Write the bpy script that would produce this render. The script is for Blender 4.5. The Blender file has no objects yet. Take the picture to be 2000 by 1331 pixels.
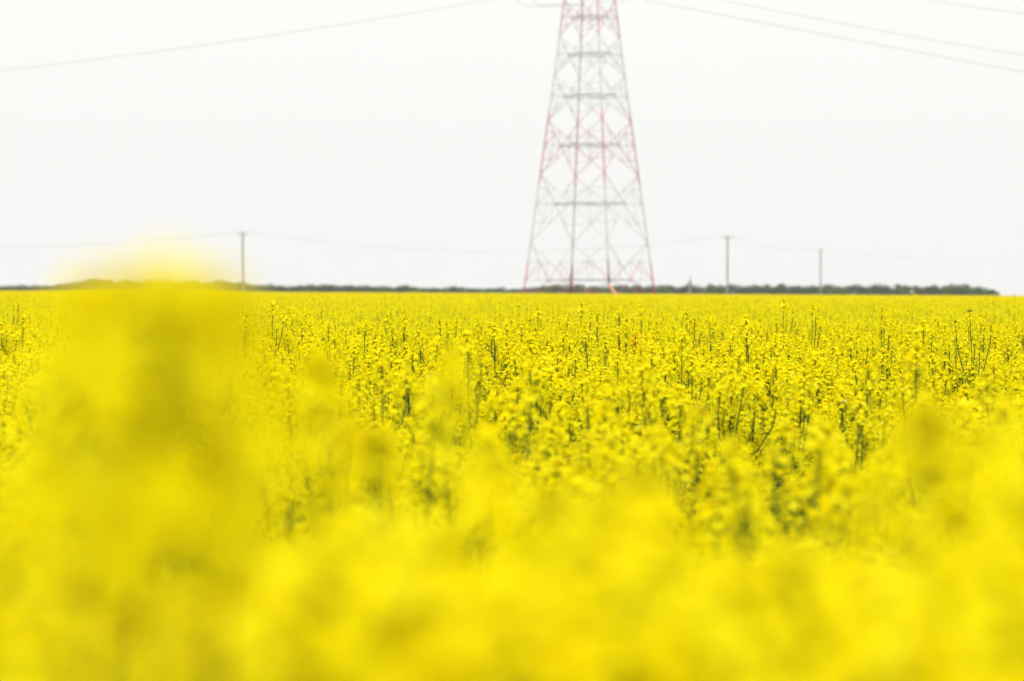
import bpy, math, random
import numpy as np
from mathutils import Vector, Matrix, Euler

random.seed(11)
rng = np.random.default_rng(11)
R = math.radians
PI = math.pi

# ------------------------------------------------------------------ camera
W_SRC, H_SRC, F = 2000.0, 1331.0, 4722.0          # photo size and focal length in its pixels
CAM_Z = 1.64
HOR = 571.0                                        # horizon row in the photo
sc = bpy.context.scene
cam_d = bpy.data.cameras.new('camera')
cam = bpy.data.objects.new('camera', cam_d)
sc.collection.objects.link(cam)
cam_d.sensor_width = 36.0
cam_d.lens = 36.0 * F / W_SRC
PITCH = math.atan((H_SRC / 2 - HOR) / F)
cam.location = (0, 0, CAM_Z)
cam.rotation_euler = (R(90) - PITCH, 0, 0)
cam_d.clip_start = 0.05
cam_d.clip_end = 8000
cam_d.dof.use_dof = True
cam_d.dof.focus_distance = 13.4
APERTURE = 0.0245                                  # pupil diameter in metres
cam_d.dof.aperture_fstop = (cam_d.lens / 1000) / APERTURE
sc.camera = cam
CAM_M = Matrix.Translation(cam.location) @ cam.rotation_euler.to_matrix().to_4x4()

# ------------------------------------------------------------------ sky and sun (thin bright overcast)
SUN_EL, SUN_ROT = R(60), R(184)
w = bpy.data.worlds.new('World'); sc.world = w; w.use_nodes = True
nt = w.node_tree; nt.nodes.clear()
sky = nt.nodes.new('ShaderNodeTexSky'); sky.sky_type = 'NISHITA'; sky.sun_disc = False
sky.sun_elevation = SUN_EL; sky.sun_rotation = SUN_ROT; sky.dust_density = 6.0
mixw = nt.nodes.new('ShaderNodeMix'); mixw.data_type = 'RGBA'
mixw.inputs[0].default_value = 0.93                # cloud cover
mixw.inputs[7].default_value = (8.95, 8.95, 8.65, 1)
tcw = nt.nodes.new('ShaderNodeTexCoord'); sep = nt.nodes.new('ShaderNodeSeparateXYZ')
mapr = nt.nodes.new('ShaderNodeMapRange')
mapr.inputs[1].default_value = 0.0; mapr.inputs[2].default_value = 0.14
ramp = nt.nodes.new('ShaderNodeMix'); ramp.data_type = 'RGBA'
ramp.inputs[6].default_value = (8.08, 8.08, 7.93, 1)
ramp.inputs[7].default_value = (8.3, 8.33, 8.03, 1)
nt.links.new(tcw.outputs['Generated'], sep.inputs[0]); nt.links.new(sep.outputs['Z'], mapr.inputs[0])
nt.links.new(mapr.outputs[0], ramp.inputs[0]); nt.links.new(ramp.outputs[2], mixw.inputs[7])
bg = nt.nodes.new('ShaderNodeBackground'); bg.inputs[1].default_value = 0.1
out = nt.nodes.new('ShaderNodeOutputWorld')
nt.links.new(sky.outputs[0], mixw.inputs[6]); nt.links.new(mixw.outputs[2], bg.inputs[0])
nt.links.new(bg.outputs[0], out.inputs[0])

sun_d = bpy.data.lights.new('sun', 'SUN'); sun_d.energy = 2.4; sun_d.angle = R(24); sun_d.color = (1, 0.96, 0.9)
sun = bpy.data.objects.new('sun', sun_d); sc.collection.objects.link(sun)
# direction to the sun: behind the camera, high
az = SUN_ROT
to_sun = Vector((math.sin(az) * math.cos(SUN_EL), math.cos(az) * math.cos(SUN_EL), math.sin(SUN_EL)))
sun.rotation_euler = to_sun.to_track_quat('Z', 'Y').to_euler()

sc.view_settings.view_transform = 'Standard'; sc.view_settings.look = 'None'
sc.view_settings.exposure = 0.4; sc.view_settings.gamma = 1.0
sc.cycles.max_bounces = 10; sc.cycles.diffuse_bounces = 7; sc.cycles.transmission_bounces = 7

# ------------------------------------------------------------------ helpers
COL = sc.collection
def at(px, py, d):
    """world point seen at photo pixel (px, py), at depth d along +Y"""
    v = CAM_M.to_3x3() @ Vector((px - W_SRC / 2, -(py - H_SRC / 2), -F))
    v = v * (d / v.y)
    return Vector((v.x, v.y, v.z + CAM_Z))
def ground_z(x, y=0): return -0.005 * x            # the land falls gently to the right

def tag(o, label=None, cat=None, group=None, kind=None):
    if label: o['label'] = label
    if cat: o['category'] = cat
    if group: o['group'] = group
    if kind: o['kind'] = kind
    return o
def empty(name, loc=(0, 0, 0), rz=0):
    o = bpy.data.objects.new(name, None); COL.objects.link(o)
    o.location = loc; o.rotation_euler.z = rz; o.empty_display_size = 0.1
    return o
def children_map():
    m = {}
    for o in bpy.data.objects:
        if o.parent: m.setdefault(o.parent, []).append(o)
    return m
def copy_tree(o, kids, parent=None):
    c = o.copy(); COL.objects.link(c)
    if parent: c.parent = parent
    for ch in kids.get(o, ()): copy_tree(ch, kids, c)
    return c

def mat(name, color, rough=0.6, spec=0.3):
    m = bpy.data.materials.new(name); m.use_nodes = True
    b = m.node_tree.nodes['Principled BSDF']
    b.inputs['Base Color'].default_value = (*color, 1); b.inputs['Roughness'].default_value = rough
    b.inputs['Specular IOR Level'].default_value = spec
    return m
def noise_mat(name, c1, c2, scale=5, rough=0.7, detail=4, spec=0.2):
    m = mat(name, c1, rough, spec); t = m.node_tree; b = t.nodes['Principled BSDF']
    n = t.nodes.new('ShaderNodeTexNoise'); n.inputs['Scale'].default_value = scale; n.inputs['Detail'].default_value = detail
    r = t.nodes.new('ShaderNodeValToRGB')
    r.color_ramp.elements[0].position = 0.35; r.color_ramp.elements[1].position = 0.65
    r.color_ramp.elements[0].color = (*c1, 1); r.color_ramp.elements[1].color = (*c2, 1)
    co = t.nodes.new('ShaderNodeTexCoord')
    t.links.new(co.outputs['Object'], n.inputs['Vector'])
    t.links.new(n.outputs[0], r.inputs[0]); t.links.new(r.outputs[0], b.inputs['Base Color'])
    return m
def leafy_mat(name, stops, trans, gloss=0.0):
    """thin plant tissue: part reflects, part lets light through; 'tint' gives each leaf or flower its colour"""
    m = bpy.data.materials.new(name); m.use_nodes = True; t = m.node_tree; t.nodes.clear()
    a = t.nodes.new('ShaderNodeAttribute'); a.attribute_name = 'tint'
    r = t.nodes.new('ShaderNodeValToRGB'); cr = r.color_ramp
    while len(cr.elements) > 1: cr.elements.remove(cr.elements[-1])
    cr.elements[0].position = stops[0][0]; cr.elements[0].color = (*stops[0][1], 1)
    for p, c in stops[1:]:
        e = cr.elements.new(p); e.color = (*c, 1)
    d = t.nodes.new('ShaderNodeBsdfDiffuse'); tr = t.nodes.new('ShaderNodeBsdfTranslucent')
    g = t.nodes.new('ShaderNodeBsdfGlossy'); g.inputs['Roughness'].default_value = 0.5
    mx = t.nodes.new('ShaderNodeMixShader'); mx.inputs[0].default_value = trans
    mg = t.nodes.new('ShaderNodeMixShader'); mg.inputs[0].default_value = gloss
    o = t.nodes.new('ShaderNodeOutputMaterial')
    t.links.new(a.outputs['Fac'], r.inputs[0])
    t.links.new(r.outputs[0], d.inputs[0]); t.links.new(r.outputs[0], tr.inputs[0])
    t.links.new(d.outputs[0], mx.inputs[1]); t.links.new(tr.outputs[0], mx.inputs[2])
    t.links.new(mx.outputs[0], mg.inputs[1]); t.links.new(g.outputs[0], mg.inputs[2])
    t.links.new(mg.outputs[0], o.inputs[0])
    return m

PETAL = leafy_mat('petal_yellow', [(0.0, (0.90, 0.755, 0.003)), (0.30, (0.93, 0.83, 0.005)), (0.85, (0.95, 0.885, 0.016)),
                                   (0.93, (0.95, 0.89, 0.04)), (1.0, (0.94, 0.89, 0.22))], 0.5)
GOLD = leafy_mat('petal_golden', [(0.0, (0.93, 0.55, 0.003)), (1.0, (0.94, 0.68, 0.01))], 0.42)
BUD = leafy_mat('bud_green', [(0.0, (0.20, 0.24, 0.03)), (0.6, (0.45, 0.45, 0.03)), (1.0, (0.75, 0.66, 0.02))], 0.2)
DARKBUD = leafy_mat('closed_bud', [(0.0, (0.07, 0.11, 0.03)), (1.0, (0.2, 0.24, 0.05))], 0.15)
STEM = leafy_mat('stem_green', [(0.0, (0.045, 0.085, 0.02)), (0.5, (0.07, 0.12, 0.025)), (1.0, (0.13, 0.19, 0.03))], 0.1)
LEAF = leafy_mat('leaf_green', [(0.0, (0.035, 0.09, 0.025)), (1.0, (0.09, 0.17, 0.04))], 0.25)
MATS = [PETAL, BUD, STEM, LEAF, GOLD, DARKBUD]
M_PET, M_BUD, M_STEM, M_LEAF, M_GOLD, M_DBUD = range(6)

PALE = 0.004
class MB:
    """collects faces with a material slot and a tint per face"""
    def __init__(s): s.v = []; s.f = []; s.m = []; s.t = []
    def add(s, verts, faces, m=0, t=0.5):
        b = len(s.v); s.v.extend([tuple(p) for p in verts])
        for f in faces:
            s.f.append(tuple(b + i for i in f)); s.m.append(m); s.t.append(t)
    def join(s, o, M=None):
        b = len(s.v)
        s.v.extend([tuple(M @ Vector(p)) for p in o.v] if M else o.v)
        s.f.extend([tuple(b + i for i in f) for f in o.f]); s.m.extend(o.m); s.t.extend(o.t)
    def tube(s, pts, rads, n=5, m=0, t=0.5, cap=True):
        pts = [Vector(p) for p in pts]; vs = []; k = len(pts)
        for i, p in enumerate(pts):
            d = (pts[min(i + 1, k - 1)] - pts[max(i - 1, 0)]).normalized()
            a = d.orthogonal().normalized() if i == 0 else (a - d * a.dot(d)).normalized()
            b = d.cross(a)
            for j in range(n):
                q = 2 * PI * j / n
                vs.append(p + (a * math.cos(q) + b * math.sin(q)) * rads[i])
        fs = [(i * n + j, i * n + (j + 1) % n, (i + 1) * n + (j + 1) % n, (i + 1) * n + j) for i in range(k - 1) for j in range(n)]
        if cap: fs += [tuple(range(n - 1, -1, -1)), tuple(range((k - 1) * n, k * n))]
        s.add(vs, fs, m, t)
    def bar(s, a, b, wd, m=0, t=0.5, n=4): s.tube([a, b], [wd / 2, wd / 2], n, m, t)
    def box(s, c, sx, sy, sz, m=0, t=0.5):
        cx, cy, cz = c
        v = [(cx + i * sx / 2, cy + j * sy / 2, cz + k * sz / 2) for i in (-1, 1) for j in (-1, 1) for k in (-1, 1)]
        s.add(v, [(0, 1, 3, 2), (4, 6, 7, 5), (0, 4, 5, 1), (2, 3, 7, 6), (0, 2, 6, 4), (1, 5, 7, 3)], m, t)
    def mesh(s, name, mats):
        me = bpy.data.meshes.new(name)
        me.from_pydata([tuple(p) for p in s.v], [], s.f)
        used = sorted(set(s.m)); idx = {u: i for i, u in enumerate(used)}
        for u in used: me.materials.append(mats[u])
        me.polygons.foreach_set('material_index', [idx[x] for x in s.m])
        at_ = me.attributes.new('tint', 'FLOAT', 'FACE'); at_.data.foreach_set('value', s.t)
        me.update(); return me
    def build(s, name, mats, parent=None):
        if not isinstance(mats, (list, tuple)): mats = [mats] * 8
        o = bpy.data.objects.new(name, s.mesh(name, mats)); COL.objects.link(o)
        if parent: o.parent = parent
        return o

# ------------------------------------------------------------------ ground
g = MB()
NG = 24
gv = []; gf = []
for i in range(NG + 1):
    for j in range(NG + 1):
        x = -4000 + 8000 * i / NG; y = -1500 + 7000 * j / NG
        gv.append((x, y, ground_z(x)))
for i in range(NG):
    for j in range(NG):
        a = i * (NG + 1) + j; gf.append((a, a + NG + 1, a + NG + 2, a + 1))
g.add(gv, gf)
ground = g.build('ground', noise_mat('soil_and_grass', (0.09, 0.075, 0.035), (0.07, 0.10, 0.03), 0.35, 0.95))
tag(ground, kind='structure')

# ------------------------------------------------------------------ rapeseed plants
U = random.uniform
def flower(mb, c, n, r, lod, m=M_PET):
    n = n.normalized(); a = n.orthogonal().normalized(); b = n.cross(a); q0 = U(0, PI / 2)
    t = random.random()
    t = t * 0.88 if PALE == 0 or random.random() < 1 - PALE else 1.0
    if lod >= 2:
        for q in (q0, q0 + PI / 2):
            u = a * math.cos(q) + b * math.sin(q); v = n.cross(u)
            mb.add([c - u * r - v * r * .5, c + u * r - v * r * .5, c + u * r + v * r * .5, c - u * r + v * r * .5], [(0, 1, 2, 3)], m, t)
            n = (n + u * .9).normalized()
        return
    for k in range(4):
        q = q0 + k * PI / 2 + U(-.12, .12)
        u = a * math.cos(q) + b * math.sin(q); v = n.cross(u)
        lift = U(-.15, .35); rr = r * U(.88, 1.1); tt = min(1, max(0, t + U(-.08, .08)))
        if lod == 1:
            mb.add([c, c + u * rr * .7 - v * rr * .5, c + u * rr + n * rr * lift * .5, c + u * rr * .7 + v * rr * .5], [(0, 1, 2, 3)], m, tt)
        else:
            p1 = c + u * rr * .55 + n * rr * .18; p2 = c + u * rr + n * rr * lift * .5
            mb.add([c - v * rr * .08, c + v * rr * .08, p1 - v * rr * .42, p1 + v * rr * .42, p2 - v * rr * .30, p2 + v * rr * .30],
                   [(0, 2, 3, 1), (2, 4, 5, 3)], m, tt)
def bud(mb, p, d, L, m, t):
    d = d.normalized(); a = d.orthogonal().normalized(); b = d.cross(a); r = L * .3
    v = [p, p + d * L * .5 + a * r, p + d * L * .5 + b * r, p + d * L * .5 - a * r, p + d * L * .5 - b * r, p + d * L]
    mb.add(v, [(0, 2, 1), (0, 3, 2), (0, 4, 3), (0, 1, 4), (5, 1, 2), (5, 2, 3), (5, 3, 4), (5, 4, 1)], m, t)

def head(pet, bd, st, top, ax, nfl, lod, size=1.0, pm=M_PET, bm=M_BUD, nbud=12):
    """one raceme: open flowers in a dome round the stalk, closed buds on top, young pods below"""
    ax = ax.normalized(); a = ax.orthogonal().normalized(); b = ax.cross(a)
    H = 0.062 * size
    q = U(0, 6)
    for i in range(nfl):
        t = (i + .5) / nfl; q += 2.39996 + U(-.3, .3)
        o = a * math.cos(q) + b * math.sin(q)
        base = top - ax * (H * t)
        el = R(22 + 58 * t + U(-9, 9)); l = (0.014 + 0.019 * min(1, t * 1.5)) * size * U(.85, 1.15)
        d = o * math.sin(el) + ax * math.cos(el)
        p = base + d * l
        flower(pet, p, d * .8 + ax * .35 + Vector((U(-.4, .4), U(-.4, .4), U(-.4, .4))), 0.0094 * size * U(.85, 1.15), lod, pm)
        if lod == 0:
            s_ = d.orthogonal().normalized() * .0006
            st.add([base - s_, base + s_, p + s_, p - s_], [(0, 1, 2, 3)], M_STEM, 1.0)
    if lod < 2:
        for i in range(nbud if lod == 0 else nbud // 3):
            q += 2.4; e = R(5 + 60 * (i / nbud)); d = (a * math.cos(q) + b * math.sin(q)) * math.sin(e) + ax * math.cos(e)
            bud(bd, top + d * .006 * size, d, 0.0095 * size * (1 if lod == 0 else 1.6), bm, random.random())

def plant_parts(height, nheads, lod, nfl=25, pm=M_PET, heads_at=None, bm=M_BUD, nbud=12, hsize=1.0, leaves=4):
    """returns stem MB, list of (petals, buds), list of leaves. Top of the main raceme is at z = height"""
    st = MB(); heads = []; lv = []
    nside = 5 if lod == 0 else 3
    lean = Vector((U(-.05, .05), U(-.05, .05), 0))
    def main(z):
        t = z / height
        return Vector((lean.x * t * t + .008 * math.sin(5 * t + lean.x * 90), lean.y * t * t + .008 * math.sin(4 * t + lean.y * 90), z))
    k = 9 if lod == 0 else 4
    pts = [main(height * i / k) for i in range(k + 1)]
    st.tube(pts, [.0050 - .0031 * i / k for i in range(k + 1)], nside, M_STEM, .35)
    ends = [(pts[-1], (pts[-1] - pts[-2]))]
    az_ = U(0, 6)
    for h in range(nheads - 1):
        az_ += 2.4 + U(-.4, .4)
        if heads_at: tip = Vector(heads_at[h]) + main(height); b0 = tip.z - U(.3, .4)
        else:
            drop = .04 + .36 * ((h + U(0, .6)) / nheads)
            rad = .05 + .12 * math.sqrt((h + 1) / nheads) * U(.7, 1.2)
            tip = main(height) + Vector((math.cos(az_) * rad, math.sin(az_) * rad, -drop)); b0 = tip.z - U(.2, .38)
        s = main(max(.15, b0)); out_ = Vector((tip.x - s.x, tip.y - s.y, 0))
        m1 = s + out_ * .62 + Vector((0, 0, (tip.z - s.z) * .38)); m2 = s + out_ * .93 + Vector((0, 0, (tip.z - s.z) * .72))
        bp = [s, m1, m2, tip] if lod == 0 else [s, m1, tip]
        st.tube(bp, [.0034, .003, .0026, .0018][:len(bp)] if lod == 0 else [.0035, .003, .002], nside if lod == 0 else 3, M_STEM, .5)
        ends.append((tip, bp[-1] - bp[-2]))
    for i, (p, d) in enumerate(ends):
        pe = MB(); bd = MB()
        sz = hsize * (U(1.08, 1.3) if i == 0 else U(.85, 1.18))
        head(pe, bd, st, p, d, max(2, int(nfl * (1 if i == 0 else U(.6, .95)))), lod, sz, pm, bm, nbud)
        heads.append((pe, bd))
        if lod == 0:                                # young pods on the stalk below the flowers
            dn = d.normalized(); a = dn.orthogonal().normalized(); b = dn.cross(a)
            for j in range(9):
                q = j * 2.4 + U(-.3, .3); base = p - dn * (.075 + .012 * j)
                o = a * math.cos(q) + b * math.sin(q)
                e1 = base + (o * .8 + dn * .6) * .014; e2 = e1 + (o * .35 + dn * .9) * U(.02, .036)
                st.tube([base, e1, e2], [.0006, .0011, .0005], 3, M_STEM, .9, cap=False)
    for j in range(leaves):
        l = MB(); z = height * (.25 + .5 * j / max(1, leaves)) + U(-.05, .05); q = j * 2.4 + U(0, 1)
        o = Vector((math.cos(q), math.sin(q), 0)); v = Vector((-o.y, o.x, 0)); L = U(.10, .19) * (1.25 - .6 * j / max(1, leaves)); p = main(z)
        prof = [(0, .006, 0), (.25, .16, .16), (.55, .20, .24), (.8, .12, .2), (1, .01, .08)]
        vs = []
        for (x, w_, h_) in prof: vs += [p + o * L * x + v * w_ * L + Vector((0, 0, L * h_ * 1.6)), p + o * L * x - v * w_ * L + Vector((0, 0, L * h_ * 1.6))]
        l.add(vs, [(2 * i, 2 * i + 2, 2 * i + 3, 2 * i + 1) for i in range(4)], M_LEAF, random.random())
        lv.append(l)
    return st, heads, lv

def make_thing(parts):
    st, heads, lv = parts
    root = empty('rapeseed_plant')
    st.build('stem', MATS, root)
    for pe, bd in heads:
        h = pe.build('flower_head', MATS, root)
        bd.build('flower_buds', MATS, h)
    for l in lv: l.build('leaf', MATS, root)
    return root
def join_parts(parts):
    mb = MB(); st, heads, lv = parts; mb.join(st)
    for pe, bd in heads: mb.join(pe); mb.join(bd)
    for l in lv: mb.join(l)
    return mb

H_STD, H_TALL = 1.25, 1.50
std_parts = [plant_parts(H_STD, 7, 0, 42) for _ in range(6)]
dense_parts = [plant_parts(H_STD, 9, 0, 42) for _ in range(2)]
PALE = 0.0
tall_parts = [plant_parts(H_TALL, 5, 0, 42, leaves=3) for _ in range(3)]
bushy_parts = [plant_parts(H_TALL, 9, 0, 44, leaves=2, hsize=1.1) for _ in range(3)]

slim_parts = [plant_parts(H_TALL, 1, 0, 46, leaves=0, nbud=6) for _ in range(3)]
PALE = 0.004
# prototype meshes for the mass of the field (never linked to the scene on their own)
protos = bpy.data.collections.new('rapeseed_shapes')
def add_proto(mb, i):
    o = bpy.data.objects.new('shape_%02d' % i, mb.mesh('rapeseed_shape', MATS)); protos.objects.link(o)
ip = 0
for p in std_parts + dense_parts: add_proto(join_parts(p), ip); ip += 1
L0 = list(range(0, ip))
for _ in range(5): add_proto(join_parts(plant_parts(H_STD, 8, 1, 30, leaves=2)), ip); ip += 1
L1 = list(range(L0[-1] + 1, ip))
PATCH = 3.0
def far_patch(nh):
    mb = MB(); st = MB()
    for _ in range(nh):
        x, y = U(-PATCH / 2, PATCH / 2), U(-PATCH / 2, PATCH / 2)
        z = H_STD - abs(random.gauss(0, .15)) + (U(.0, .2) if random.random() < .12 else 0) + (U(.15, .36) if random.random() < .045 else 0)
        c = Vector((x, y, z))
        for k in range(9):
            t = k / 9; q = k * 2.4
            p = c + Vector((math.cos(q) * .028 * math.sqrt(t), math.sin(q) * .028 * math.sqrt(t), -.07 * t))
            flower(mb, p, Vector((math.cos(q), math.sin(q), .6)), .016, 2)
        mb.add([(x - .004, y, z - .45), (x + .004, y, z - .45), (x + .003, y, z - .02), (x - .003, y, z - .02)], [(0, 1, 2, 3)], M_STEM, .5)
    for _ in range(90):                              # leafy understorey
        p = Vector((U(-PATCH / 2, PATCH / 2), U(-PATCH / 2, PATCH / 2), U(.5, .85))); q = U(0, 6)
        o = Vector((math.cos(q), math.sin(q), .4)) * .2; v = Vector((-math.sin(q), math.cos(q), 0)) * .06
        mb.add([p - v, p + v, p + o + v, p + o - v], [(0, 1, 2, 3)], M_LEAF, random.random())
    return mb
for _ in range(4): add_proto(far_patch(900), ip); ip += 1
L2 = list(range(L1[-1] + 1, ip))

# scatter: position, height factor
def visible(x, y, ztop, margin=0):
    if y < .3: return False
    px = W_SRC / 2 + F * x / y; py = HOR + F * (CAM_Z - ztop) / y
    return -40 < px < W_SRC + 40 and py < H_SRC + 30
DENS = 24.0
pts = []; individuals = []
def hgt():                                          # height factor of one plant
    h = random.gauss(1.0, .062)
    if random.random() < .07: h += U(.04, .12)
    return min(1.17, max(.84, h))
def lumps(x, y): return .025 * math.sin(x * 2.1 + 1.3 * math.sin(y * .9)) + .02 * math.sin(y * 1.7 + x * .6)
cell = 1 / math.sqrt(DENS)
near = []
yy = -1.6
while yy < 22:
    half = max(.23 * abs(yy) * 1.2, 1.0) + 1.3
    n = int(2 * half / cell)
    for i in range(n):
        x = -half + (i + random.random()) * cell; y = yy + U(0, cell)
        s = hgt() + lumps(x, y)
        if math.hypot(x, y) < .55: continue          # where the photographer stands
        if y < 2.4 and s * H_STD > CAM_Z - .2: s = .95
        near.append((x, y, s))
    yy += cell
# thin places in the stand, where the green below shows
GAPS = [(1500, 930, .17), (1560, 900, .14), (1400, 1000, .14), (1640, 1020, .16), (1440, 905, .20), (1420, 960, .17), (1620, 950, .2), (1680, 1010, .16), (1060, 880, .16), (700, 940, .15), (650, 950, .14),
        (1890, 800, .2), (1660, 770, .15), (520, 1040, .16), (1040, 930, .14)]
gap_w = []
for (px, py, r_) in GAPS:
    d = (CAM_Z - 1.05) * F / (py - HOR); p = at(px, py, d); gap_w.append((p.x, p.y, r_ * d / 5))
near = [q for q in near if not any((q[0] - a) ** 2 + ((q[1] - b) * .6) ** 2 < r_ * r_ for a, b, r_ in gap_w)]
near.sort(key=lambda q: math.hypot(q[0], q[1]))
N_IND = 205
stuff_near = []
for q in near:
    if len(individuals) < N_IND and visible(q[0], q[1], q[2] * H_STD): individuals.append(q)
    else: stuff_near.append(q)
P = []; A = []                                       # position; (shape, rz, sxy, sz, tilt)
for (x, y, s) in stuff_near:
    P.append((x, y, ground_z(x))); A.append((random.choice(L0), U(0, 6.28), U(.92, 1.1), s))
yy = 22.0; cell = 1 / math.sqrt(14)
while yy < 62:
    half = .23 * yy * 1.15 + 1.5; n = int(2 * half / cell)
    for i in range(n):
        x = -half + (i + random.random()) * cell; y = yy + U(0, cell)
        P.append((x, y, ground_z(x))); A.append((random.choice(L1), U(0, 6.28), U(.95, 1.15), hgt() + 1.6 * lumps(x, y) + (U(.05, .13) if random.random() < .04 else 0)))
    yy += cell
def patches(y0, y1, size, k):
    yy = y0
    while yy < y1:
        half = .23 * yy * 1.12 + 4; n = int(2 * half / size) + 1
        for i in range(n):
            x = -half + i * size + U(-.1, .1) * size; y = yy + size / 2
            P.append((x, y, ground_z(x))); A.append((random.choice(L2), random.randrange(4) * PI / 2 + U(-.1, .1), k, U(.89, .97)))
        yy += size
patches(61, 435, 2.9, 1.0)

me = bpy.data.meshes.new('rapeseed_field'); me.vertices.add(len(P)); me.vertices.foreach_set('co', np.array(P, 'f').ravel())
A = np.array(A, 'f')
def attr(name, typ, vals):
    a_ = me.attributes.new(name, typ, 'POINT'); a_.data.foreach_set('vector' if typ == 'FLOAT_VECTOR' else 'value', vals)
attr('shape', 'INT', A[:, 0].astype('i'))
rot = np.stack([rng.normal(0, .055, len(A)), rng.normal(0, .055, len(A)), A[:, 1]], 1).astype('f')
far_mask = A[:, 0] >= L2[0]; rot[far_mask, :2] = 0
attr('turn', 'FLOAT_VECTOR', rot.ravel())
attr('size', 'FLOAT_VECTOR', np.stack([A[:, 2], A[:, 2], A[:, 3]], 1).astype('f').ravel())
field = bpy.data.objects.new('rapeseed_field', me); COL.objects.link(field)
tag(field, 'dense yellow flowering rapeseed crop filling the field up to the treeline', 'rapeseed crop', kind='stuff')
ng = bpy.data.node_groups.new('crop', 'GeometryNodeTree')
ng.interface.new_socket('Geometry', in_out='INPUT', socket_type='NodeSocketGeometry')
ng.interface.new_socket('Geometry', in_out='OUTPUT', socket_type='NodeSocketGeometry')
gi = ng.nodes.new('NodeGroupInput'); go = ng.nodes.new('NodeGroupOutput')
ci = ng.nodes.new('GeometryNodeCollectionInfo'); ci.inputs[0].default_value = protos
ci.inputs['Separate Children'].default_value = True; ci.inputs['Reset Children'].default_value = True
ins = ng.nodes.new('GeometryNodeInstanceOnPoints'); ins.inputs['Pick Instance'].default_value = True
m2p = ng.nodes.new('GeometryNodeMeshToPoints')
def named(n, typ):
    a_ = ng.nodes.new('GeometryNodeInputNamedAttribute'); a_.data_type = typ; a_.inputs[0].default_value = n
    return a_.outputs[0]
ng.links.new(gi.outputs[0], m2p.inputs[0]); ng.links.new(m2p.outputs[0], ins.inputs['Points'])
ng.links.new(ci.outputs[0], ins.inputs['Instance'])
ng.links.new(named('shape', 'INT'), ins.inputs['Instance Index'])
e2r = ng.nodes.new('FunctionNodeEulerToRotation')
ng.links.new(named('turn', 'FLOAT_VECTOR'), e2r.inputs[0]); ng.links.new(e2r.outputs[0], ins.inputs['Rotation'])
ng.links.new(named('size', 'FLOAT_VECTOR'), ins.inputs['Scale'])
ng.links.new(ins.outputs[0], go.inputs[0])
md = field.modifiers.new('crop', 'NODES'); md.node_group = ng

# the plants that show largest, one by one
std_things = [make_thing(p) for p in std_parts]
dense_things = [make_thing(p) for p in dense_parts]
tall_things = [make_thing(p) for p in tall_parts]
bushy_things = [make_thing(p) for p in bushy_parts]
slim_things = [make_thing(p) for p in slim_parts]
tops = {}
for th, pr in list(zip(std_things + dense_things, std_parts + dense_parts)) + list(zip(tall_things, tall_parts)) + list(zip(bushy_things, bushy_parts)) + list(zip(slim_things, slim_parts)):
    tops[th] = pr
kids = children_map()
used = set()
def place(proto, x, y, rz, sx, sz, label, group, tilt=(0, 0)):
    if proto in used: o = copy_tree(proto, kids)
    else: o = proto; used.add(proto)
    o.location = (x, y, ground_z(x)); o.rotation_euler = (tilt[0], tilt[1], rz); o.scale = (sx, sx, sz)
    tag(o, label, 'rapeseed plant', group)
    return o
GRP = 'rapeseed plants of the nearer crop'
for (x, y, s) in individuals:
    pr = random.choice(std_things * 2 + dense_things)
    lab = 'rapeseed plant with bright yellow flower heads in the nearer, level part of the crop'
    place(pr, x, y, U(0, 6.28), U(.92, 1.1), s, lab, GRP, (random.gauss(0, .055), random.gauss(0, .055)))

def top_at(px, py, d, label, group=None, proto=None, sx=1.0):
    p = at(px, py, d); pr = proto or random.choice(tall_things)
    H = H_STD if pr in std_things else H_TALL
    sz = (p.z - ground_z(p.x)) / (H + .012); rz = U(0, 6.28)
    o = place(pr, 0, 0, rz, sx, sz, label, group)
    # shift so the main raceme (not the foot) stands at the asked point
    mesh_top = max(tops[pr][0].v, key=lambda q: q[2]) if pr in tops else (0, 0, 0)
    off = Matrix.Rotation(rz, 3, 'Z') @ Vector((mesh_top[0] * sx, mesh_top[1] * sx, 0))
    x = p.x - off.x; o.location = (x, p.y - off.y, ground_z(x))
    return o
FG = [ # px, py, depth, thickness: blurred stems close to the lens
    (345, 556, 1.0, .8, 'tallest out of focus plant, its pale yellow blur rising above the horizon'),
    (420, 584, 1.05, .7, 'blurred plant right of the tallest one, close to the left utility pole'),
    (200, 590, 1.0, .8, 'blurred plant left of the tallest one, just reaching the horizon'),
    (620, 705, 2.3, .75, 'soft blurred flower head standing alone above the crop left of centre'),
    (880, 690, 2.4, .55, 'faint blurred head in front of the crisp stems left of centre'),
    (1790, 815, 1.75, .8, 'tall blurred yellow column near the right side'),
    (1945, 850, 1.7, .85, 'blurred plant at the right edge beside the tall blurred column'),
]
for q in [(280, 885, 1.6), (90, 880, 1.9), (450, 1020, 1.7), (950, 905, 1.8), (715, 860, 2.3), (1265, 935, 1.7), (1165, 995, 1.5), 
          (1070, 975, 1.9), (200, 1080, 1.6), (480, 1130, 1.5), (130, 780, 2.6), (640, 1070, 1.5), (760, 1045, 1.4), (880, 1060, 1.5),
          (1000, 1130, 1.25), (1120, 1090, 1.3), (1420, 1110, 1.4), (1560, 1085, 1.5), (1740, 1150, 1.3), (1860, 1110, 1.4), (1960, 1040, 1.5), (1300, 1060, 1.7)]:
    FG.append((*q, U(.75, .92), None))
for i in range(30):
    FG.append((30 + 1960 * ((i * .618) % 1), U(1110, 1310), U(1.2, 1.7), U(.75, .95), None))
for i, (px, py, d, sx, lab) in enumerate(FG):
    top_at(px, py, d * .8, lab or 'rapeseed plant right in front of the lens, blurred to a soft yellow haze', 'blurred rapeseed plants in the foreground',
           proto=random.choice(slim_things if i < 5 else bushy_things), sx=sx)
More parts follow.
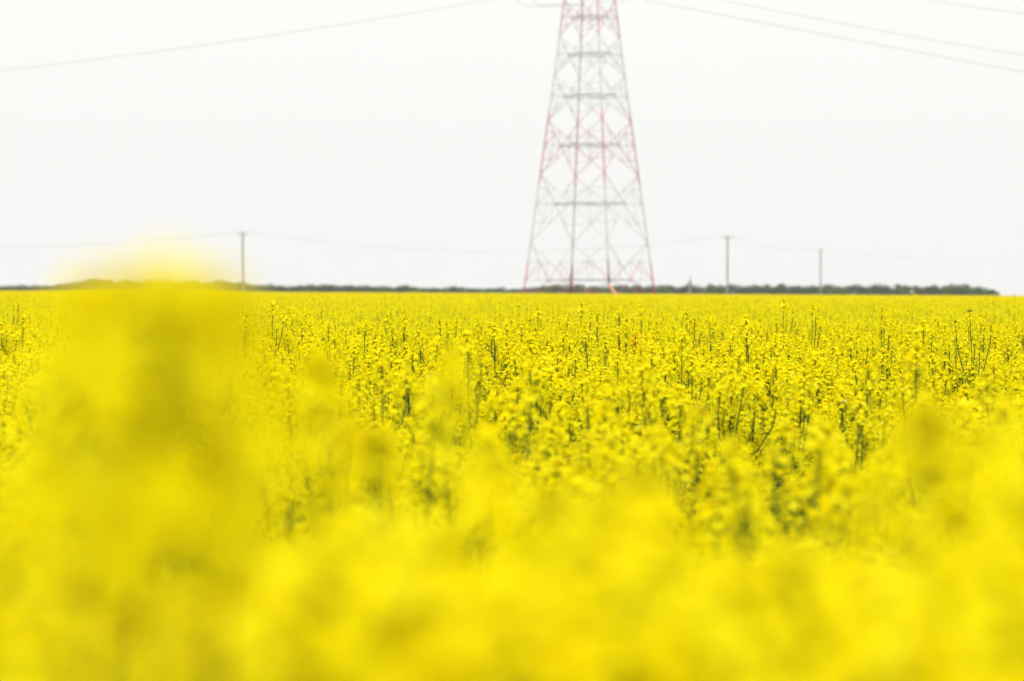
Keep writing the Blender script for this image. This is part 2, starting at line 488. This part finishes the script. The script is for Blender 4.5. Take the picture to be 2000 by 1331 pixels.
CR = [ # crisp or nearly crisp heads that stand above the crop
    (535, 592, 12.6, 'tall crisp rapeseed head on a dark stem just right of the blurred left blooms'),
    (1050, 600, 14.5, 'tall head standing just left below the foot of the pylon'),
    (1137, 592, 15.5, 'head that reaches highest directly below the pylon'),
    (1210, 600, 15, 'round head right of the highest one below the pylon'),
    (1250, 597, 14.5, 'head on a leaning stem below the right leg of the pylon'),
    (1344, 600, 13.5, 'slim upright head with a long bare stem right of the pylon'),
    (1387, 612, 15, 'soft edged head below and left of the middle utility pole'),
    (1532, 584, 16.5, 'highest head between the two right hand utility poles'),
    (1586, 594, 15.5, 'broad double head just left below the furthest utility pole'),
    (1722, 600, 15.5, 'round head well right of the furthest utility pole'),
    (1726, 624, 12.8, 'sharp thin head with a long dark stem below the round head on the right'),
    (1804, 628, 12.6, 'sharp head on a crooked stem left of the green budding plant'),
    (1865, 645, 12.6, 'small sharp head just left of the green budding plant'),
    (860, 625, 12.8, 'single crisp head above the faint blurred head left of centre'),
    (789, 615, 13, 'crisp head left of the centre, its stem straight and dark'),
    (590, 628, 12.6, 'crisp head on a leaning dark stem right of the tall left one'),
    (640, 630, 11.5, 'rounded head in the crop, second to the right of the tall left one'),
    (712, 622, 12.6, 'pair of crisp heads between the tall left stem and the centre'),
    (48, 618, 12.6, 'crisp head at the far left edge of the crop'),
    (1430, 640, 12.4, 'crisp narrow head below the middle utility pole'),
    (1100, 650, 12.4, 'crisp head on a short stem below the left leg of the pylon'),
    (325, 610, 13, 'rapeseed head half hidden by the yellow blur at the left'),
]
for (px, py, d, lab) in CR: top_at(px, py, d * 1.07, lab, 'tall rapeseed stems standing above the crop', sx=U(.85, 1.0))

# the golden plant and the green one still in bud
gp = plant_parts(H_TALL, 4, 0, 30, pm=M_GOLD, hsize=1.1); gth = make_thing(gp); tops[gth] = gp; tall_things.append(gth); used.add(gth)
kids = children_map(); used.discard(gth)
top_at(1240, 654, 13.6, 'rapeseed plant with deeper golden orange flowers below the pylon', None, gth)
tall_things.remove(gth)
u = 13.2 / F
bp_ = plant_parts(H_TALL, 3, 0, 13, bm=M_DBUD, nbud=30, heads_at=[(-27 * u, .01, -20 * u), (42 * u, -.01, -22 * u)], leaves=3, hsize=1.0)
bth = make_thing(bp_); tops[bth] = bp_
p = at(1905, 611, 13.2); bth.location = (p.x - bp_[0].v[-1][0] * 0, p.y, ground_z(p.x)); bth.scale = (1, 1, (p.z - ground_z(p.x)) / H_TALL)
tag(bth, 'green budding rapeseed plant, hardly any open flowers, three dark tips at the right', 'rapeseed plant')
bp2 = plant_parts(H_STD, 2, 0, 12, bm=M_DBUD, nbud=20, heads_at=[(10 * u, .0, -8 * u)], leaves=2, hsize=.8)
b2 = make_thing(bp2); p = at(1888, 677, 13.0); b2.location = (p.x, p.y, ground_z(p.x)); b2.scale = (1, 1, (p.z - ground_z(p.x)) / H_STD)
tag(b2, 'short dark budding rapeseed tip just below the green three-tipped plant', 'rapeseed plant')

# ------------------------------------------------------------------ lattice pylon
def band_mat():
    m = mat('red_and_white_steel_paint', (0.5, 0.5, 0.5), .55, .3); t = m.node_tree; b = t.nodes['Principled BSDF']
    co = t.nodes.new('ShaderNodeTexCoord'); sp = t.nodes.new('ShaderNodeSeparateXYZ')
    mp = t.nodes.new('ShaderNodeMapRange'); mp.inputs[1].default_value = 0; mp.inputs[2].default_value = 60
    r = t.nodes.new('ShaderNodeValToRGB'); cr = r.color_ramp; cr.interpolation = 'CONSTANT'
    red, wh = (0.48, 0.13, 0.14, 1), (0.44, 0.46, 0.47, 1)
    z = lambda py: ((HOR - py) / F * PD + CAM_Z) / 60
    cr.elements[0].position = 0; cr.elements[0].color = red
    cr.elements[1].position = z(512); cr.elements[1].color = wh
    for py, c in ((368, red), (217, wh), (76, red), (-60, wh), (-190, red), (-300, wh)):
        e = cr.elements.new(z(py)); e.color = c
    t.links.new(co.outputs['Object'], sp.inputs[0]); t.links.new(sp.outputs['Z'], mp.inputs[0])
    t.links.new(mp.outputs[0], r.inputs[0]); t.links.new(r.outputs[0], b.inputs['Base Color'])
    return m
PD = 300.0
BAND = band_mat()
GALV = mat('galvanised_steel', (0.4, 0.41, 0.42), .5); INSUL = mat('insulator_glaze', (0.5, 0.5, 0.5), .25, .5)
DARKST = mat('dull_steel', (0.33, 0.33, 0.34), .6)
CONC = noise_mat('weathered_concrete', (0.30, 0.29, 0.27), (0.38, 0.37, 0.35), 3)
pc = at(1151.5, HOR, PD); pgz = ground_z(pc.x)
pyl = empty('electricity_pylon', (pc.x, PD, 0))
tag(pyl, 'tall lattice steel pylon with red and white painted bands behind the field', 'pylon')
zpx = lambda py: (HOR - py) / F * PD + CAM_Z
APEX = zpx(-341)
R0 = 133.0 / F * PD; PHI = R(14.5)
def corner(k, z):
    rr = R0 * (APEX - z) / (APEX - zpx(571)) if z < 52 else R0 * (APEX - 52) / (APEX - zpx(571))
    # leg nearest the camera shows left of centre, the furthest right of it
    a = [PI + PHI, -PI / 2 - 0 + (PHI), PHI, PI / 2 + PHI][k]
    return Vector((rr * math.cos(a), rr * math.sin(a), z))
levels = [zpx(y) for y in (548, 399, 285, 189, 108, 36, -26, -82, -132, -178, -222, -262)]
TOPZ = levels[-1]
for k in range(4):
    mb = MB(); mb.tube([corner(k, pgz + .3), corner(k, levels[4]), corner(k, TOPZ)], [.12, .10, .08], 4)
    mb.build('leg', BAND, pyl)
    fb = MB(); c = corner(k, pgz); fb.tube([(c.x, c.y, pgz - .4), (c.x, c.y, pgz + .15), (c.x, c.y, pgz + .5)], [.75, .7, .4], 10)
    fb.build('footing', CONC, pyl)
allz = levels
for k in range(4):                                   # four faces
    a = lambda z: corner(k, z); b = lambda z: corner((k + 1) % 4, z)
    mid = lambda z: (a(z) + b(z)) / 2
    mb = MB()                                        # foot bay: K brace down to the footings
    z0, z1 = pgz + .5, allz[0]
    mb.bar(mid(z1), a(z0), .08); mb.bar(mid(z1), b(z0), .08)
    mb.bar((mid(z1) + a(z0)) / 2, a((z0 + z1) / 2), .07); mb.bar((mid(z1) + b(z0)) / 2, b((z0 + z1) / 2), .07)
    mb.build('foot_bracing', BAND, pyl)
    for i in range(len(allz) - 1):
        z0, z1 = allz[i], allz[i + 1]; zm = (z0 + z1) / 2; mb = MB()
        wv = .08 if i < 4 else .065; ws = wv * .7
        for c in (a, b):
            for (ze, zq) in ((z0, z0 + (z1 - z0) * .25), (z1, z0 + (z1 - z0) * .75)):
                mb.bar(mid(ze), c(zm), wv)           # lozenge bracing
                q = (mid(ze) + c(zm)) / 2
                mb.bar(q, c(zq), ws); mb.bar(q, (mid(ze) + c(ze)) / 2, ws)
                mb.bar(q, c(ze), ws)
        mb.build('lattice_panel', BAND, pyl)
for z in allz:
    mb = MB(); ms = [(corner(k, z) + corner((k + 1) % 4, z)) / 2 + Vector((0, 0, .02)) for k in range(4)]
    for k in range(4): mb.bar(ms[k], ms[(k + 1) % 4], .08)
    for k in range(4): mb.bar(corner(k, z), corner((k + 1) % 4, z), .055)
    mb.bar(ms[0], ms[2], .08); mb.bar(ms[1] + Vector((0, 0, .1)), ms[3] + Vector((0, 0, .1)), .08)
    mb.build('plan_bracing', DARKST, pyl)
# anti-climbing collars and dark cable runs near the foot of the two middle legs
for k, ytop, col, wd in ((3, 518, (0.24, 0.02, 0.04), .22), (1, 497, (0.12, 0.11, 0.15), .17)):
    mb = MB(); za, zb = zpx(572), zpx(ytop)
    mb.tube([corner(k, za), corner(k, (za * .6 + zb * .4)), corner(k, zb)], [wd, wd * .7, wd * .5], 6)
    mb.build('climbing_guard', mat('guard_paint', col, .6), pyl)
# cross arms
AD = Vector((math.cos(R(-30.5)), math.sin(R(-30.5)), 0))
armtips = {}
for lev, (z, L) in enumerate(((zpx(-14), 8.8), (zpx(-102), 11.5), (zpx(-205), 9.2))):
    for s in (-1, 1):
        tip = AD * (L if s < 0 or lev else 6.4) * s + Vector((0, 0, z + .1)); mb = MB()
        ks = sorted(range(4), key=lambda k: -corner(k, z).dot(AD) * s)[:2]
        roots = [corner(k, z) for k in ks] + [corner(k, z + 2.4) for k in ks]
        for r_ in roots: mb.bar(r_, tip, .06)
        for i in range(1, 5):
            t = i / 5; pts_ = [r_.lerp(tip, t) for r_ in roots]; pv = [r_.lerp(tip, t - .2) for r_ in roots]
            mb.bar(pts_[0], pts_[1], .05); mb.bar(pts_[0], pts_[2], .05); mb.bar(pts_[1], pts_[3], .05)
            mb.bar(pv[2], pts_[0], .05); mb.bar(pv[3], pts_[1], .05); mb.bar(pv[0], pts_[1], .05)
        mb.build('cross_arm', GALV, pyl)
        armtips[(lev, s)] = tip
# peak
mb = MB()
for k in range(4): mb.bar(corner(k, TOPZ), Vector((0, 0, TOPZ + 4)), .09)
mb.build('peak', BAND, pyl)
# jumper loop under the lower left arm
def hanging(mb, a, b, sag, r, n=14):
    mb.tube([a.lerp(b, i / n) - Vector((0, 0, 4 * sag * (i / n) * (1 - i / n))) for i in range(n + 1)], [r] * (n + 1), 5)
def loc_at(px, py, dy): return at(px, py, PD + dy) - Vector((pc.x, PD, 0))
for dy, pxs in ((4.2, [(1004, -9), (1012, 2), (1022, 10), (1034, 13), (1060, 13), (1100, 11), (1140, 10)]),
                (4.6, [(1036, -8), (1043, 2), (1052, 9), (1064, 11), (1100, 9), (1140, 9)]),
                (-3.0, [(1165, 4), (1200, 3), (1230, 1), (1246, -4), (1256, -9)])):
    mb = MB(); mb.tube([loc_at(x, y, dy) for x, y in pxs], [.03] * len(pxs), 5)
    mb.build('jumper_loop', GALV, pyl)

# stay pole leaning at the foot of the pylon
q0, q1 = at(1188, 555, 285), at(1212, 578, 285)
sp_ = empty('leaning_stay', (q1.x, q1.y, ground_z(q1.x)))
dirv = (q0 - q1).normalized(); foot = -dirv * ((q1.z - ground_z(q1.x)) / dirv.z)
mb = MB(); mb.tube([foot, q0 - Vector((q1.x, q1.y, ground_z(q1.x)))], [.22, .18], 8)
mb.build('stay_guard', mat('peach_guard_paint', (0.75, 0.42, 0.25), .6), sp_)
mb = MB(); mb.tube([foot + Vector((0, 0, -.1)), foot + Vector((0, 0, .25))], [.5, .4], 8); mb.build('footing', CONC, sp_)
tag(sp_, 'peach coloured guard of a slanting stay beside the right foot of the pylon', 'stay')

# power lines of the pylon: quadratic through the arm tip and two points read off the photo
def power_line(tip, pix, label, depth_slope, ext, start=None):
    T = Vector((pc.x, PD, 0)) + tip
    pts3 = [T]
    for (px, py) in pix:
        x_est = (px - 1000) / F * PD; d = T.y + depth_slope * (x_est - T.x); q = at(px, py, d)
        d = T.y + depth_slope * (q.x - T.x); pts3.append(at(px, py, d))
    xs = [q.x - T.x for q in pts3]; zs = [q.z for q in pts3]
    co = np.polyfit(xs[1:] if start else xs, zs[1:] if start else zs, 2)
    x_s = abs((start - 1000) / F * T.y - T.x) if start else 2.0
    o = empty('power_line', T); n = 60
    string = MB(); sgn = 1 if xs[1] > 0 else -1
    f = lambda x, dy, dz: Vector((x, depth_slope * x + dy, float(np.polyval(co, x)) - T.z + dz))
    for dy in (-.2, .2):
        string.tube([f(sgn * (x_s + (ext - x_s) * i / n), dy, dy * .4) for i in range(n + 1)], [.018] * (n + 1), 4)
    string.build('conductor_bundle', GALV, o)
    mb = MB(); a_, b_ = Vector((0, 0, 0)), f(sgn * x_s, 0, 0)
    ks = 16
    mb.tube([a_.lerp(b_, i / (2 * ks)) for i in range(2 * ks + 1)], [.03 if i % 2 else .075 for i in range(2 * ks + 1)], 8)
    mb.build('insulator_string', INSUL, o)
    tag(o, label, 'power line', 'conductors strung from the pylon')
power_line(armtips[(0, -1)], [(965, -2), (560, 65), (0, 138)], 'overhead line sloping down from the pylon to the left edge', -.35, 150, 990)
power_line(armtips[(0, 1)], [(1262, 1), (1500, 47), (2000, 141)], 'lowest of the overhead lines going right from the pylon', .3, 150, 1262)
power_line(armtips[(1, -1)], [(1410, 0), (2000, 108)], 'middle overhead line going right, just above the lowest one', .3, 170)
power_line(armtips[(1, 1)], [(1820, 1), (2000, 27)], 'highest overhead line, only crossing the top right corner', .3, 150)

# ------------------------------------------------------------------ utility poles and their wires
WOOD = noise_mat('grey_pole_concrete', (0.29, 0.275, 0.28), (0.35, 0.335, 0.34), 2)
def utility_pole(px, py, d, label, arm_deg):
    p = at(px, py, d); gz = ground_z(p.x); H = p.z - gz
    o = empty('utility_pole', (p.x, d, gz)); mb = MB()
    mb.tube([(0, 0, -.3), (0, 0, H)], [.165, .12], 10); mb.build('post', WOOD, o)
    c, s = math.cos(R(arm_deg)), math.sin(R(arm_deg)); mb = MB()
    mb.bar(Vector((-.75 * c, -.75 * s, H - .35)), Vector((.75 * c, .75 * s, H - .35)), .10)
    for k in (-1, 1): mb.bar(Vector((.5 * k * c, .5 * k * s, H - .35)), Vector((0, 0, H - .95)), .05)
    mb.build('crossarm', WOOD, o)
    for k in (-.65, 0, .65):
        mb = MB(); mb.tube([(k * c, k * s, H - (.28 if k else 0)), (k * c, k * s, H - (.16 if k else -.12)), (k * c, k * s, H - (.04 if k else -.24))], [.05, .08, .04], 8)
        mb.build('insulator', INSUL, o)
    tag(o, label, 'utility pole', 'utility poles behind the field')
    return [Vector((p.x + k * c, d + k * s, gz + H - (.04 if k else -.2))) for k in (-.65, 0, .65)]
T0 = utility_pole(-480, 448, 335, 'utility pole beyond the left edge', 20)
T1 = utility_pole(474, 453, 340, 'leftmost utility pole, left of the pylon with a small crossarm', 15)
T2 = utility_pole(1421, 461, 360, 'middle utility pole with a small crossarm, first one right of the pylon', 15)
T3 = utility_pole(1603, 487, 440, 'rightmost and shortest looking utility pole, furthest from the pylon', 75)
T4 = utility_pole(2180, 490, 470, 'utility pole beyond the right edge', 30)
for a_, b_, sag, lab in ((T0, T1, 2.3, 'thin wires left of the leftmost utility pole'), (T1, T2, 2.6, 'thin wires sagging between the leftmost and the middle utility pole'),
                    (T2, T3, .9, 'thin wires from the middle to the rightmost utility pole'), (T3, T4, 1.9, 'thin wires leaving the rightmost utility pole to the right')):
    for k in range(3):
        mb = MB(); hanging(mb, a_[k] - a_[k], b_[k] - a_[k], sag, .007, 24)
        o = mb.build('overhead_wire', GALV); o.location = a_[k]
        tag(o, lab, 'wire', lab.replace('thin ', ''))
# thin mast far behind
p = at(1348, 539, 700); mast = empty('mast', (p.x, p.y, ground_z(p.x))); H = p.z - ground_z(p.x)
mb = MB(); mb.tube([(0, 0, 0), (0, 0, H * .7), (0, 0, H)], [.3, .24, .08], 8); mb.build('post', WOOD, mast)
mb = MB(); mb.box((0, 0, H - 2.2), .9, .5, 1.5); mb.build('cabinet', WOOD, mast)
tag(mast, 'small thin mast rising above the trees between pylon and middle pole', 'mast')

# ------------------------------------------------------------------ trees on the horizon
BARK = noise_mat('bark', (0.09, 0.075, 0.06), (0.13, 0.11, 0.09), 6)
CR_M = [leafy_mat('crown_dark_green', [(0, (0.035, 0.085, 0.03)), (1, (0.08, 0.15, 0.05))], .25),
        leafy_mat('crown_fresh_green', [(0, (0.07, 0.14, 0.03)), (1, (0.15, 0.23, 0.05))], .3),
        leafy_mat('crown_brown_green', [(0, (0.09, 0.085, 0.05)), (1, (0.15, 0.14, 0.08))], .25)]
def make_tree(kind, Wd, Ht):
    root = empty('tree'); tr = MB(); crn = MB()
    tr.tube([(0, 0, -.2), (U(-.1, .1), U(-.1, .1), Ht * .4), (U(-.2, .2), U(-.2, .2), Ht * .8)], [.2, .15, .05], 7)
    blobs = []
    for i in range(10):
        q = U(0, 6.28); rr = Wd * .36 * math.sqrt(random.random()); z = Ht * (U(.12, .35) if i < 3 else U(.4, .82))
        c = Vector((math.cos(q) * rr, math.sin(q) * rr, z)); blobs.append((c, Wd * U(.16, .27)))
        tr.tube([(0, 0, Ht * U(.2, .45)), c * .6 + Vector((0, 0, Ht * .2)), c], [.1, .06, .02], 5)
    for (c, r_) in blobs:
        for j in range(230):
            d = Vector((random.gauss(0, 1), random.gauss(0, 1), random.gauss(0, 1))).normalized()
            pp = c + Vector((d.x, d.y, d.z * .85)) * r_ * U(.5, 1.12) ** .6
            if pp.z < .4: continue
            n = (d + Vector((U(-.6, .6), U(-.6, .6), U(-.6, .6)))).normalized(); a = n.orthogonal().normalized(); b = n.cross(a); s = U(.1, .24)
            crn.add([pp - a * s, pp - b * s * .6, pp + a * s, pp + b * s * .6], [(0, 1, 2, 3)], 0, random.random())
    tr.build('trunk', BARK, root); crn.build('crown', CR_M[kind], root)
    return root
tree_protos = [make_tree(i % 3, U(5.5, 7.5), 5.0) for i in range(9)]
kids = children_map(); tused = set()
KL = ['dark green leafy tree in the far treeline along the horizon', 'fresh green tree in the far treeline along the horizon',
      'brownish tree just coming into leaf in the far treeline']
def tree(px, top, d, wf, kind=None):
    opts = [i for i in range(9) if kind is None or i % 3 == kind]; i = random.choice(opts); pr = tree_protos[i]
    p = at(px, top, d); gz = ground_z(p.x)
    if pr in tused: o = copy_tree(pr, kids)
    else: o = pr; tused.add(pr)
    sz = (p.z - gz) / 4.9
    o.location = (p.x, d, gz); o.rotation_euler.z = U(0, 6.28); o.scale = (wf, wf, sz)
    tag(o, KL[i % 3], 'tree', ['dark green trees of the far treeline', 'fresh green trees of the far treeline', 'brownish trees of the far treeline'][i % 3])
def topline(px):
    prof = [(-300, 560), (0, 561), (60, 562), (110, 558), (150, 556), (185, 551), (230, 552), (300, 554), (450, 556), (500, 560), (700, 561), (900, 566), (950, 566), (1020, 565), (1110, 558), (1140, 561), (1350, 560), (1500, 560),
            (1530, 557), (1600, 561), (1700, 559), (1850, 560), (1905, 559), (1930, 569), (1950, 573)]
    for (a_, b_), (c_, d_) in zip(prof, prof[1:]):
        if a_ <= px <= c_: return b_ + (d_ - b_) * (px - a_) / (c_ - a_)
    return 560
px = -280.0
while px < 1945:
    t_ = topline(px)
    tree(px, t_ - (3 if px < 950 else 1.5) + U(-3.5, 2), 1000 + U(-12, 12), U(1.0, 1.35))
    px += U(10, 17)
for _ in range(70):
    px = U(-250, 1900); tree(px, topline(px) + U(2, 4), 985 + U(-10, 5), U(.7, 1.0))

# drop prototypes nobody used
for pr in std_things + dense_things + tall_things + bushy_things + slim_things + tree_protos:
    if pr not in used and pr not in tused:
        def rm(o):
            for ch in kids.get(o, ()): rm(ch)
            bpy.data.objects.remove(o)
        rm(pr)

# ------------------------------------------------------------------ air
hz = MB(); hz.box((0, 900, 60), 3400, 2200, 160)
haze = bpy.data.objects.new('haze', bpy.data.meshes.new('haze')); COL.objects.link(haze)
haze.data.from_pydata(hz.v, [], hz.f)
hm = bpy.data.materials.new('thin_air'); hm.use_nodes = True; t = hm.node_tree; t.nodes.clear()
vo = t.nodes.new('ShaderNodeVolumePrincipled'); vo.inputs['Density'].default_value = 0.00013; vo.inputs['Color'].default_value = (.93, .95, .97, 1)
mo = t.nodes.new('ShaderNodeOutputMaterial'); t.links.new(vo.outputs[0], mo.inputs['Volume'])
haze.data.materials.append(hm); tag(haze, kind='stuff', label='thin pale haze over the field', cat='haze')
